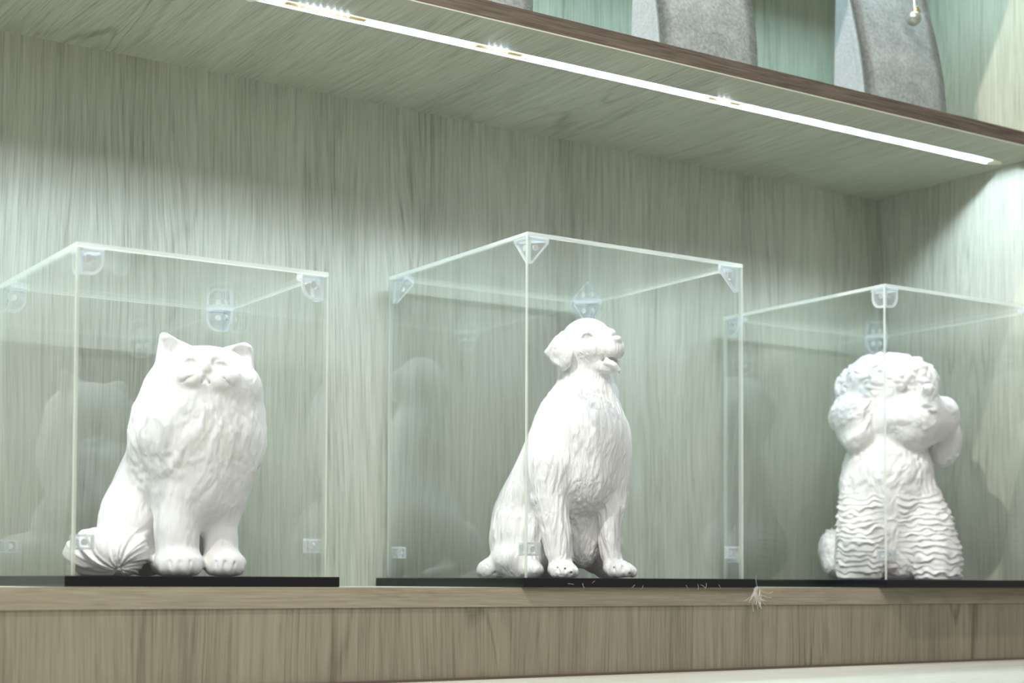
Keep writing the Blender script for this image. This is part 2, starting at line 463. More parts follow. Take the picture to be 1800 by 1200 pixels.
# ------------------------------------------------------------------ display cases
def display_case(x, y, s, H, style, label):
    r = empty('display_case', (x, y, ZS))
    tag(r, label, 'display case', 'clear display cases on the lower shelf')
    zb = -ZS                       # base top in local z (world 0)
    mg, th = 0.0082, 0.003
    bm = bmesh.new()
    add_box(bm, -mg, s + mg, -mg, s + mg, 0, zb)
    bmesh.ops.bevel(bm, geom=bm.edges[:], offset=0.0005, segments=1, affect='EDGES')
    from_bm('base', bm, M_black, r)
    def pane(x0, x1, y0, y1, z0, z1, thin, face=None):
        bm = bmesh.new()
        add_box(bm, x0, x1, y0, y1, z0, z1, 1)
        bm.normal_update()
        for f in bm.faces:
            if abs(f.normal[thin]) > 0.9: f.material_index = 0
        return from_bm('pane', bm, [face or M_glass, M_glass_edge], r)
    zt = zb + H
    pane(0, s, 0, th, zb, zt - th, 1)
    pane(0, s, s - th, s, zb, zt - th, 1, M_glass_back)
    pane(0, th, th, s - th, zb, zt - th, 0)
    pane(s - th, s, th, s - th, zb, zt - th, 0)
    pane(0, s, 0, s, zt - th, zt, 2)
    # corner connectors under the lid, one clip near the foot of every upright edge
    L = 0.022 if style == 'triangle' else 0.019
    if style == 'triangle':
        poly = [(0, 0), (L, 0), (L, 0.004), (0.004, L * 1.1), (0, L * 1.1)]
    else:
        poly = [(0, 0), (L, 0)] + [(L * (1 - 0.55 + 0.55 * math.cos(a)), L * (0.45 + 0.62 * math.sin(a))) for a in np.linspace(0, math.pi / 2, 7)] + [(0, L * 1.07)]
    def ring(pts, t=0.0014):
        c = (L * 0.36, L * 0.36)
        return [(c[0] + (p[0] - c[0]) * 0.84, c[1] + (p[1] - c[1]) * 0.84) for p in pts]
    inner = ring(poly)
    def frame_poly(bm, place, t0, t1):
        n = len(poly)
        A = [[bm.verts.new(place(p[0], p[1], t)) for p in q] for q in (poly, inner) for t in (t0, t1)]
        o0, o1, i0, i1 = A
        for k in range(n):
            j = (k + 1) % n
            bm.faces.new((o0[k], o0[j], o1[j], o1[k])); bm.faces.new((i0[j], i0[k], i1[k], i1[j]))
            bm.faces.new((o1[k], o1[j], i1[j], i1[k])); bm.faces.new((o0[j], o0[k], i0[k], i0[j]))
    for cx, sx in ((th, 1), (s - th, -1)):
        for cy, sy in ((th, 1), (s - th, -1)):
            cz = zt - th
            planes = (lambda a, b, t: (cx + sx * a, cy + sy * t, cz - b),
                      lambda a, b, t: (cx + sx * t, cy + sy * a, cz - b),
                      lambda a, b, t: (cx + sx * a, cy + sy * b, cz - t))
            bm = bmesh.new(); br = bmesh.new(); bs = bmesh.new()
            for q, pl in enumerate(planes):
                extrude_poly(bm, inner, pl, 0.0004, 0.0016)
                frame_poly(br, pl, 0.0002, 0.0026)
                if q < 2:
                    c = [(L * 0.42 + 0.0028 * math.cos(a), L * 0.40 + 0.0028 * math.sin(a)) for a in np.linspace(0, 2 * math.pi, 11)[:-1]]
                    extrude_poly(bs, c, pl, 0.0016, 0.0034)
            for b in (bm, br, bs): bmesh.ops.recalc_face_normals(b, faces=b.faces[:])
            p = from_bm('corner_bracket', bm, M_clip, r)
            from_bm('rim', br, M_clip_rim, p)
            from_bm('screw', bs, M_screw, p)
            # foot clip
            z0 = zb + 0.0195
            Lc, hc = 0.0145, 0.0115
            rect = []
            for ax_, ay_, st in ((Lc - 0.002, hc - 0.002, 0), (0.0, hc, None), (0.0, 0.0, None), (Lc - 0.002, 0.002, 270)):
                if st is None: rect.append((ax_, ay_))
                else:
                    rect += [(ax_ + 0.002 * math.cos(math.radians(st + u)), ay_ + 0.002 * math.sin(math.radians(st + u))) for u in (0, 30, 60, 90)]
            pls = (lambda a, b, t: (cx + sx * a, cy + sy * t, z0 + b), lambda a, b, t: (cx + sx * t, cy + sy * a, z0 + b))
            bm = bmesh.new(); br = bmesh.new(); bs = bmesh.new()
            for pl in pls:
                extrude_poly(bm, rect, pl, 0.0003, 0.0030)
                for e in ((0, Lc, 0, 0.0016), (0, Lc, hc - 0.0016, hc), (Lc - 0.0016, Lc, 0.0016, hc - 0.0016)):
                    extrude_poly(br, [(e[0], e[2]), (e[1], e[2]), (e[1], e[3]), (e[0], e[3])], pl, 0.0003, 0.0042)
                c = [(Lc * 0.55 + 0.0026 * math.cos(a), hc * 0.5 + 0.0026 * math.sin(a)) for a in np.linspace(0, 2 * math.pi, 11)[:-1]]
                extrude_poly(bs, c, pl, 0.0030, 0.0046)
            for b in (bm, br, bs): bmesh.ops.recalc_face_normals(b, faces=b.faces[:])
            p = from_bm('foot_clip', bm, M_clip, r)
            from_bm('rim', br, M_clip_rim, p)
            from_bm('screw', bs, M_screw, p)
    return r

display_case(-0.392, 0.0216, 0.2095, 0.25, 'round', 'smaller clear display case with rounded corner brackets around the white cat')
display_case(0.0, 0.0, 0.25, 0.303, 'triangle', 'tall clear display case with triangular corner brackets around the long-haired dog')
display_case(0.4365, -0.008, 0.25, 0.303, 'round', 'rightmost clear display case, around the curly poodle statue')

# ------------------------------------------------------------------ sculpting by distance field
_T = rng.random((48, 48, 48)).astype(np.float32)
def vnoise(P):
    i = np.floor(P).astype(np.int64)
    f = (P - i).astype(np.float32)
    f = f * f * (3 - 2 * f)
    a, b = i % 48, (i + 1) % 48
    x0, y0, z0, x1, y1, z1 = a[:, 0], a[:, 1], a[:, 2], b[:, 0], b[:, 1], b[:, 2]
    fx, fy, fz = f[:, 0], f[:, 1], f[:, 2]
    L = lambda p, q, t: p + (q - p) * t
    return L(L(L(_T[x0, y0, z0], _T[x1, y0, z0], fx), L(_T[x0, y1, z0], _T[x1, y1, z0], fx), fy),
             L(L(_T[x0, y0, z1], _T[x1, y0, z1], fx), L(_T[x0, y1, z1], _T[x1, y1, z1], fx), fy), fz)

def smooth01(x, a, b):
    t = np.clip((x - a) / (b - a), 0, 1)
    return t * t * (3 - 2 * t)

class Sculpt:
    """lengths in photograph pixels at the statue; u to the right, v up, w towards the viewer"""
    def __init__(s, px0, py0, pos, lo, hi, step):
        s.px0, s.py0, s.pos = px0, py0, pos
        phi = math.atan((px0 - 900) / FPX)
        s.cp = math.cos(phi)
        A = YAW - phi
        s.u = np.array((math.sin(A), -math.cos(A), 0)); s.w = np.array((-math.cos(A), -math.sin(A), 0))
        depth = (Vector((pos[0], pos[1], 0)) - CAM).dot(fw)
        s.S = FPX / depth
        s.step = step
        s.lo = np.array(lo, float)
        s.ax = [np.arange(l, h, step, dtype=np.float32) for l, h in zip(lo, hi)]
        s.d = np.full([len(a) for a in s.ax], 1e3, np.float32)
    def P(s, px, py, w):
        k = 1 - w * s.cp / FPX
        return np.array(((px - s.px0) * s.cp * k, (s.py0 - py) * k, w), float)
    def region(s, lo, hi):
        sl, g = [], []
        for q in range(3):
            a = int(max(0, math.floor((lo[q] - s.lo[q]) / s.step)))
            b = int(min(len(s.ax[q]), math.ceil((hi[q] - s.lo[q]) / s.step) + 1))
            if b <= a: return None, None
            sl.append(slice(a, b))
            sh_ = [1, 1, 1]; sh_[q] = b - a
            g.append(s.ax[q][a:b].reshape(sh_))
        return tuple(sl), g
    def comb(s, sl, f, k, mode):
        d = s.d[sl]
        if mode == 'add':
            h = np.maximum(k - np.abs(d - f), 0) / k
            s.d[sl] = np.minimum(d, f) - h * h * k * 0.25
        else:
            f = -f
            h = np.maximum(k - np.abs(d - f), 0) / k
            s.d[sl] = np.maximum(d, f) + h * h * k * 0.25
    def E(s, px, py, w, ru, rv, rw, yaw=0, pitch=0, roll=0, k=10, mode='add'):
        c = s.P(px, py, w)
        R = (Matrix.Rotation(math.radians(yaw), 3, 'Y') @ Matrix.Rotation(math.radians(pitch), 3, 'X') @ Matrix.Rotation(math.radians(roll), 3, 'Z'))
        R = np.array(R)
        r = np.array((ru, rv, rw), float)
        ext = np.sqrt(((R * r) ** 2).sum(1)) + 1.9 * k + 3 * s.step
        sl, g = s.region(c - ext, c + ext)
        if sl is None: return
        x, y, z = g[0] - c[0], g[1] - c[1], g[2] - c[2]
        q0 = k0 = 0
        for j in range(3):
            t = (x * R[0, j] + y * R[1, j] + z * R[2, j]).astype(np.float32)
            k0 = k0 + (t / r[j]) ** 2
            q0 = q0 + (t / r[j] ** 2) ** 2
        k0 = np.sqrt(k0)
        f = k0 * (k0 - 1) / np.maximum(np.sqrt(q0), 1e-6)
        f = np.where(k0 < 1e-3, -min(r), f).astype(np.float32)
        s.comb(sl, f, k, mode)
    def C(s, *pts, k=10, mode='add'):
        """chain of tapered limbs, joined sharply to itself and softly to the body"""
        Q = [s.P(*p[:3]) for p in pts]
        m_ = max(p[3] for p in pts) + 1.5 * k + 3 * s.step
        sl, g = s.region(np.min(Q, 0) - m_, np.max(Q, 0) + m_)
        if sl is None: return
        F = None
        for A, B, pa, pb in zip(Q, Q[1:], pts, pts[1:]):
            ba = B - A
            L2 = max(ba @ ba, 1e-6)
            x, y, z = g[0] - A[0], g[1] - A[1], g[2] - A[2]
            t = np.clip((x * ba[0] + y * ba[1] + z * ba[2]) / L2, 0, 1)
            f = (np.sqrt((x - t * ba[0]) ** 2 + (y - t * ba[1]) ** 2 + (z - t * ba[2]) ** 2) - (pa[3] + (pb[3] - pa[3]) * t)).astype(np.float32)
            F = f if F is None else np.minimum(F, f)
        s.comb(sl, F, k, mode)
    def cutE(s, *a, k=4, **kw): s.E(*a, k=k, mode='cut', **kw)
    def cutC(s, *p, k=4): s.C(*p, k=k, mode='cut')
    def sample(s, P):
        q = (P - s.lo) / s.step
        n = np.array(s.d.shape)
        q = np.clip(q, 0, n - 1.001)
        i = q.astype(np.int64); f = q - i
        d = s.d
        o = 0
        for a in (0, 1):
            for b in (0, 1):
                for c in (0, 1):
                    o = o + d[i[:, 0] + a, i[:, 1] + b, i[:, 2] + c] * np.abs(1 - a - f[:, 0]) * np.abs(1 - b - f[:, 1]) * np.abs(1 - c - f[:, 2])
        return o
    def mesh(s, name, fur, mat, label, cat='statue', group=None):
        s.d = np.maximum(s.d, -(s.ax[1] - 0.3).reshape(1, -1, 1))
        d = s.d
        ins = d < 0
        cnt = np.zeros([n - 1 for n in d.shape], np.int8)
        cs = [slice(0, -1), slice(1, None)]
        for a in (0, 1):
            for b in (0, 1):
                for c in (0, 1):
                    cnt += ins[cs[a], cs[b], cs[c]]
        act = (cnt > 0) & (cnt < 8)
        idx = np.argwhere(act)
        vid = np.full(cnt.shape, -1, np.int64)
        vid[act] = np.arange(len(idx))
        acc = np.zeros((len(idx), 3)); num = np.zeros(len(idx))
        corners = [np.array((a, b, c)) for a in (0, 1) for b in (0, 1) for c in (0, 1)]
        D = [d[idx[:, 0] + c[0], idx[:, 1] + c[1], idx[:, 2] + c[2]] for c in corners]
        for p in range(8):
            for q in range(p + 1, 8):
                if np.abs(corners[p] - corners[q]).sum() != 1: continue
                x = (D[p] < 0) != (D[q] < 0)
                t = D[p] / np.where(x, D[p] - D[q], 1)
                pt = corners[p] + t[:, None] * (corners[q] - corners[p])
                acc[x] += pt[x]; num[x] += 1
        V = s.lo + (idx + acc / num[:, None]) * s.step
        quads = []
        for axis in range(3):
            a1, a2 = [(1, 2), (2, 0), (0, 1)][axis]
            sl0 = [slice(None)] * 3; sl1 = [slice(None)] * 3
            sl0[axis] = slice(0, -1); sl1[axis] = slice(1, None)
            A, B = ins[tuple(sl0)], ins[tuple(sl1)]
            e = np.argwhere(A != B)
            e = e[(e[:, a1] > 0) & (e[:, a2] > 0) & (e[:, a1] < d.shape[a1] - 1) & (e[:, a2] < d.shape[a2] - 1)]
            inside_first = A[tuple(e.T)]
            def cell(o1, o2):
                c = e.copy(); c[:, a1] -= o1; c[:, a2] -= o2
                return vid[tuple(c.T)]
            Q = np.stack([cell(1, 1), cell(0, 1), cell(0, 0), cell(1, 0)], 1)
            Q = np.where(inside_first[:, None], Q, Q[:, ::-1])
            quads.append(Q)
        F = np.concatenate(quads)
        F = F[(F >= 0).all(1)]
        def normals():
            g = np.zeros_like(V)
            h = s.step
            for q in range(3):
                e = np.zeros(3); e[q] = h
                g[:, q] = s.sample(V + e) - s.sample(V - e)
            return g / np.maximum(np.linalg.norm(g, axis=1), 1e-6)[:, None]
        nrm = normals()
        V = V - nrm * np.clip(s.sample(V), -1, 1)[:, None]
        # soften once
        for _ in range(2):
            sm = np.zeros_like(V); c = np.zeros(len(V))
            for q in range(4):
                for e in (1, 3):
                    np.add.at(sm, F[:, q], V[F[:, (q + e) % 4]]); np.add.at(c, F[:, q], 1)
            V = V * 0.5 + 0.5 * sm / np.maximum(c, 1)[:, None]
        nrm = normals()
        # photo-pixel coordinates of every vertex, for laying out the fur
        k = 1 - V[:, 2] * s.cp / FPX
        PX = s.px0 + V[:, 0] / s.cp / k
        PY = s.py0 - V[:, 1] / k
        disp = fur(V, nrm, PX, PY)
        lift = smooth01(V[:, 1], 0.5, 5)
        V = V + nrm * (disp * lift)[:, None]
        V[:, 1] = np.maximum(V[:, 1], 0.3)
        Wd = (V[:, :1] * s.u + V[:, 2:3] * s.w) / s.S
        Wd[:, 2] = V[:, 1] / s.S
        me = bpy.data.meshes.new(name)
        me.vertices.add(len(V)); me.vertices.foreach_set('co', Wd.astype(np.float32).ravel())
        me.loops.add(F.size); me.loops.foreach_set('vertex_index', F.astype(np.int32).ravel())
        me.polygons.add(len(F))
        me.polygons.foreach_set('loop_start', np.arange(0, F.size, 4, dtype=np.int32))
        me.polygons.foreach_set('use_smooth', np.ones(len(F), bool))
        me.update(calc_edges=True); me.validate()
        o = link(name, me, mat)
        o.location = (s.pos[0], s.pos[1], 0.0)
        tag(o, label, cat, group)
        s.d = None
        return o

def strands(V, dirv, across, along, seed, warp=0.6, ws=26.0):
    """ridged noise drawn out along a fur direction (dirv: (3,) or (N,3))"""
    dv = np.asarray(dirv, float)
    if dv.ndim == 1: dv = np.broadcast_to(dv, V.shape)
    dv = dv / np.maximum(np.linalg.norm(dv, axis=1), 1e-6)[:, None]
    W = np.stack([vnoise(V / ws + seed + q * 7.3) for q in range(3)], 1) - 0.5
    Q = V + W * ws * warp
    t = (Q * dv).sum(1)[:, None]
    Q = (Q - dv * t) / across + dv * t / along
    n = vnoise(Q + seed * 3.1) * 0.65 + vnoise(Q * 2.03 + seed) * 0.35
    return n - 0.5


def fan(s, V, origin, R0, across, along, seed, warp=0.5, ws=40.0):
    """locks that radiate from a point above them (origin in photo pixels)"""
    O = s.P(*origin)
    W = np.stack([vnoise(V / ws + seed + q * 7.3) for q in range(3)], 1) - 0.5
    Q = V + W * ws * warp - O
    r = np.linalg.norm(Q, axis=1)[:, None]
    d = Q / r
    X = d * (R0 / across) + d * (r / along) + 200
    return vnoise(X + seed * 3.1) * 0.7 + vnoise(X * 2.03 + seed) * 0.3 - 0.5

# ------------------------------------------------------------------ the dog (sits, turned to the right)
def make_dog():
    s = Sculpt(986.3, 1016.3, (0.1112, 0.1054), (-165, -8, -140), (150, 478, 150), 1.45)
    # trunk
    s.C((1028, 655, 2, 47), (1029, 700, 4, 58), (1026, 760, 8, 72), (1018, 820, 6, 74), (996, 880, -22, 70), (962, 935, -50, 66), k=22)
    s.C((992, 735, 14, 48), (955, 830, 2, 52), (920, 905, -18, 55), k=30)
    s.E(1042, 762, 34, 58, 66, 46, yaw=35, k=26)            # chest
    s.E(1033, 838, 40, 40, 52, 34, yaw=35, k=22)            # brisket
    s.E(960, 942, -45, 78, 76, 72, yaw=35, k=22)            # rump
    s.E(1024, 930, -10, 34, 70, 34, yaw=35, k=14)           # belly fur between the legs
    # hind legs
    s.E(913, 948, 0, 50, 62, 58, yaw=35, k=16)
    s.E(908, 985, 22, 46, 34, 50, yaw=35, k=14)
    s.C((870, 1004, 0, 19), (858, 1001, 26, 18), k=14)
    s.E(862, 1004, 20, 24, 16, 22, k=8)
    s.C((900, 1006, 40, 14), (932, 1003, 62, 16), k=12)
    s.E(936, 1002, 62, 19, 14, 22, yaw=35, k=8)
    s.E(1052, 955, -74, 42, 56, 50, yaw=35, k=12)
    s.C((1062, 1003, -60, 15), (1080, 1004, -30, 14), k=10)
    s.C((935, 1000, -95, 20), (900, 1004, -105, 14), (862, 1008, -90, 9), k=8)   # tail behind
    # near foreleg
    s.E(966, 812, 44, 36, 62, 44, yaw=35, roll=-8, k=20)
    s.C((970, 820, 52, 38), (967, 876, 58, 33), (977, 930, 70, 25), (983, 975, 78, 21), (986, 998, 84, 18), k=14)
    s.E(989, 1002, 92, 23, 15, 28, yaw=35, k=10)
    for dx, dw in ((-13, 106), (-1, 114), (11, 112), (19, 102)):
        s.E(989 + dx, 1006, dw, 8, 9.5, 10, yaw=35, k=5)
    # far foreleg
    s.E(1078, 805, -2, 27, 66, 40, yaw=35, k=20)
    s.C((1074, 840, 4, 31), (1074, 890, 12, 25), (1072, 935, 16, 19), (1074, 972, 20, 17), (1079, 995, 26, 16), k=14)
    s.E(1088, 1000, 32, 26, 15, 27, yaw=38, k=10)
    for dx, dw in ((-12, 48), (1, 56), (14, 54), (23, 42)):
        s.E(1088 + dx, 1005, dw, 8, 9.5, 10, yaw=35, k=5)
    # head
    s.E(1031, 603, 6, 48, 46, 46, k=14)
    s.E(1016, 622, 0, 42, 40, 42, k=12)
    s.E(1042, 614, 28, 38, 30, 34, yaw=45, k=12)            # cheek and brow
    s.C((1052, 611, 34, 25), (1077, 609, 56, 19.5), k=12)   # muzzle
    s.E(1078, 615, 56, 19, 15, 18, yaw=50, k=6)             # lips
    s.C((1030, 634, 26, 21), (1055, 641, 42, 15), (1074, 645, 54, 10), k=9)   # lower jaw
    s.E(1083, 595, 68, 10, 7.5, 9, yaw=50, k=4)             # nose leather
    s.cutC((1036, 627, 60, 2.0), (1056, 629, 72, 3.2), (1078, 627, 80, 4.2), (1094, 630, 66, 4.0), k=3)
    s.cutE(1076, 630, 66, 20, 4.5, 22, yaw=50, k=3)
    s.C((1066, 634, 62, 6), (1080, 640, 68, 5), (1087, 649, 64, 4), k=5)      # tongue
    s.C((1084, 636, 46, 5), (1089, 652, 44, 3), k=4)
    s.cutC((1079, 597, 80, 1.6), (1076, 597, 76, 1.4), k=2)
    s.cutC((1089, 597, 78, 1.6), (1092, 597, 74, 1.4), k=2)
    # eye
    s.cutE(1031, 589, 62, 12, 8, 9, yaw=15, roll=-8, k=8)
    s.E(1031, 590, 47, 9.5, 7, 8, yaw=15, k=2)
    s.C((1019, 592, 53, 1.6), (1025, 584, 56, 1.8), (1034, 582, 57, 1.8), (1042, 587, 55, 1.4), k=4)
    s.E(1074, 584, 14, 8, 8, 12, k=8)
    # ear: a folded flap
    s.C((990, 588, 34, 9), (975, 605, 46, 9), (961, 617, 42, 5), k=5)
    s.E(975, 613, 46, 14, 15, 8, yaw=-35, roll=20, k=4)
    s.C((961, 618, 42, 4.5), (976, 634, 44, 6), (990, 645, 44, 6), k=5)
    s.E(986, 615, 46, 23, 29, 9, yaw=-35, roll=28, k=4)
    s.E(992, 629, 46, 14, 18, 8, yaw=-30, roll=10, k=4)
    s.cutC((1000, 592, 54, 2.4), (1007, 612, 55, 3.0), (1008, 640, 52, 2.8), k=4)
    s.cutC((1006, 646, 50, 2.5), (990, 652, 48, 2.5), (974, 642, 46, 2.0), k=4)
    # toes
    for p in ((982, 1004, 122), (994, 1003, 124), (1004, 1005, 118)):
        s.cutC((p[0] - 2, p[1] - 8, p[2] - 14, 1.3), (p[0], p[1] + 3, p[2] + 2, 1.8), (p[0], p[1] + 9, p[2], 1.8), k=3)
    for p in ((1081, 1003, 64), (1095, 1002, 66), (1106, 1004, 58)):
        s.cutC((p[0] - 2, p[1] - 8, p[2] - 14, 1.3), (p[0], p[1] + 3, p[2] + 2, 1.8), (p[0], p[1] + 9, p[2], 1.8), k=3)
    for x, w_ in ((928, 86), (938, 88), (868, 42), (877, 38)):
        s.cutC((x, 996, w_ - 6, 1.2), (x + 1, 1008, w_, 1.8), k=3)
    def fur(V, n, PX, PY):
        head = 1 - smooth01(PY, 640, 690)
        paw = smooth01(PY, 975, 995)
        O = (1026, 300, 0)
        R0 = 480
        h1 = fan(s, V, O, R0, 5.0, 46, 3.3, 0.35, 50)
        h2 = fan(s, V, O, R0, 11, 90, 9.1, 0.35, 70)
        big = vnoise(V / np.array((40, 70, 40)) + 5) - 0.5
        leg = smooth01(PY, 840, 900)
        a = (1 - head) * (1 - 0.8 * paw)
        return a * (h1 * (2.8 + 3.0 * leg) + h2 * (2.4 + 1.5 * leg) + big * 4) + head * (h1 * 0.35)
    return s.mesh('dog_statue', fur, M_plaster_dog, 'white plaster statue of a sitting long-haired dog looking right, mouth open', 'statue', 'white animal statues')

# ------------------------------------------------------------------ the cat (face lifted, eyes shut)
def make_cat():
    s = Sculpt(275.0, 1012.7, (-0.2907, 0.1177), (-175, -8, -150), (215, 448, 165), 1.9)
    # trunk
    s.E(347, 762, 22, 119, 128, 100, k=20)                   # mane
    s.E(352, 700, 22, 100, 84, 88, k=24)
    s.E(346, 850, 28, 88, 84, 78, k=24)
    s.C((300, 820, -30, 84), (262, 900, -62, 80), (256, 940, -66, 74), k=24)
    s.E(226, 925, -22, 54, 72, 62, yaw=20, k=18)             # near haunch
    s.E(345, 935, -78, 56, 66, 56, k=16)
    s.E(300, 990, 8, 40, 24, 50, k=12)                       # near hind foot
    # forelegs
    s.C((312, 880, 56, 42), (310, 930, 68, 39), (312, 975, 76, 37), k=18)
    s.E(316, 990, 90, 42, 25, 42, yaw=18, k=12)
    s.C((392, 880, 26, 34), (388, 930, 36, 29), (390, 975, 44, 30), k=18)
    s.E(396, 990, 58, 38, 24, 40, yaw=22, k=12)
    for cx, cw, r in ((316, 90, 40), (396, 58, 36)):
        for q, (dx, dw) in enumerate(((-0.62, 0.62), (-0.2, 0.92), (0.26, 0.92), (0.68, 0.6))):
            s.E(cx + dx * r, 999, cw + dw * r * 0.85, 11, 12, 13, k=6)
        for dx, dw in ((-0.42, 1.12), (0.04, 1.24), (0.48, 1.12)):
            s.cutC((cx + dx * r, 986, cw + dw * r * 0.95 - 6, 1.4), (cx + dx * r, 999, cw + dw * r * 0.95 + 2, 2.2), (cx + dx * r, 1011, cw + dw * r * 0.95, 2.2), k=4)
    # tail laid forward, ending in a tuft
    s.C((200, 975, -70, 34), (165, 978, -30, 40), (170, 972, 20, 41), (195, 972, 42, 41), (216, 976, 52, 36), k=16)
    s.E(188, 972, 30, 72, 42, 48, yaw=-10, k=14)
    # head
    s.E(357, 652, 46, 84, 44, 62, k=16)
    s.E(359, 640, 52, 66, 33, 52, k=14)
    s.E(298, 672, 50, 40, 32, 46, k=18)
    s.E(420, 676, 50, 38, 34, 46, k=18)
    # ears
    for side, tip, b0, b1, wz in ((-1, (283, 586), (276, 645), (332, 612), 46), (1, (433, 601), (437, 655), (392, 612), 40)):
        cx_ = (tip[0] + b0[0] + b1[0]) / 3
        for t in np.linspace(0, 0.96 if side < 0 else 0.90, 9):
            a = (b0[0] + (tip[0] - b0[0]) * t, b0[1] + (tip[1] - b0[1]) * t)
            b = (b1[0] + (tip[0] - b1[0]) * t, b1[1] + (tip[1] - b1[1]) * t)
            r = 8.5 + (1.0 if side > 0 else -1.5) * t
            s.C((a[0] + r * 0.5 * -side * -1 * (1 - t) * 0, a[1], wz - 14 + 8 * t, r), (b[0], b[1] + 2, wz - 4 + 4 * t, r), k=5)
        # hollow of the ear
        mx, my = (tip[0] * 0.42 + b0[0] * 0.26 + b1[0] * 0.32), (tip[1] * 0.42 + b0[1] * 0.26 + b1[1] * 0.32)
        s.cutE(mx + (4 if side < 0 else 3), my + 2, wz + 8, 17 if side < 0 else 15, 23, 14, roll=(-24 if side < 0 else 24), k=7)
    # muzzle and chin seen from below
    s.E(333, 662, 96, 31, 23, 27, roll=-20, k=8)
    s.E(387, 666, 96, 34, 24, 27, roll=20, k=8)
    s.E(325, 676, 82, 32, 22, 28, roll=-30, k=6)
    s.E(397, 688, 82, 34, 24, 28, roll=30, k=6)
    s.E(360, 635, 109, 13, 8, 10, k=7)
    s.E(359, 645, 104, 15, 10, 14, k=8)
    s.E(360, 628, 88, 19, 17, 20, k=12)
    s.E(358, 676, 90, 15, 13, 20, k=5)
    s.cutC((359, 641, 128, 2.2), (358, 652, 124, 2.4), (357, 660, 118, 2.4), k=4)
    s.cutC((357, 661, 116, 2.2), (347, 671, 112, 2.6), (342, 684, 104, 2.6), k=4)
    s.cutC((357, 661, 116, 2.2), (368, 671, 112, 2.6), (374, 688, 104, 2.6), k=4)
    s.cutC((352, 638, 124, 2.0), (349, 637, 121, 1.4), k=2)
    s.cutC((368, 638, 124, 2.0), (371, 637, 121, 1.4), k=2)
    for sd in (-1, 1):
        for q in range(3):
            x0 = 360 + sd * (20 + 3 * q); y0 = 656 + 6 * q
            s.cutC((x0, y0, 124, 1.1), (x0 + sd * 14, y0 + 5, 120, 1.3), (x0 + sd * 26, y0 + 13, 112, 1.0), k=3)
    # closed eyes
    for ex, ey in ((331, 631), (385, 635)):
        s.cutE(ex, ey - 2, 112, 15, 8, 11, k=10)
        s.E(ex, ey + 2, 95, 12, 8, 10, k=4)
        s.C((ex - 12, ey + 2, 101, 1.5), (ex - 6, ey - 5, 106, 1.7), (ex + 4, ey - 6, 107, 1.7), (ex + 12, ey, 102, 1.5), k=3)
    def fur(V, n, PX, PY):
        face = (1 - smooth01(np.hypot((PX - 358) / 88, (PY - 640) / 56), 0.75, 1.1)) * (V[:, 2] > -20)
        ear = (PY < 640) * 1.0
        paw = smooth01(PY, 955, 975) * smooth01(PX, 268, 280)
        tail = smooth01(PY, 918, 940) * (1 - smooth01(PX, 250, 275)) * smooth01(V[:, 2], -40, -10)
        side = np.clip((PX - 350) / 120, -1, 1)
        dv = np.stack([side * 0.55, -np.ones_like(PX), 0.15 * np.ones_like(PX)], 1)
        O = (356, 520, 10)
        big = fan(s, V, O, 230, 17, 75, 4.2, 0.6, 70)
        mid = fan(s, V, O, 230, 8, 48, 8.4, 0.6, 50)
        fine = fan(s, V, O, 230, 4.6, 34, 1.7, 0.5, 40)
        a = np.clip(1 - face - ear, 0, 1) * (1 - 0.85 * paw)
        mane = smooth01(PY, 690, 730) * (1 - smooth01(PY, 860, 930))
        body = a * (1 - tail) * (big * (3.0 + 4.6 * mane) + mid * (2.2 + 1.0 * mane) + fine * 1.4)
        # tuft: locks fan out from a point at the lower right of the tail
        r = np.stack([PX - 210, -(PY - 1000), (V[:, 2] - 70) * 0.7], 1)
        ang = np.arctan2(r[:, 1], r[:, 0])
        rad = np.linalg.norm(r, axis=1)
        th = ang + rad * 0.006
        lock = vnoise(np.stack([th * 7.5 + 20, rad / 60, V[:, 2] / 60 + 9], 1)) * 0.7 + vnoise(np.stack([th * 16 + 40, rad / 40, V[:, 2] / 40], 1)) * 0.3 - 0.5
        return body + tail * lock * 15
    return s.mesh('cat_statue', fur, M_plaster_cat, 'white plaster statue of a sitting fluffy cat with raised face and closed eyes', 'statue', 'white animal statues')

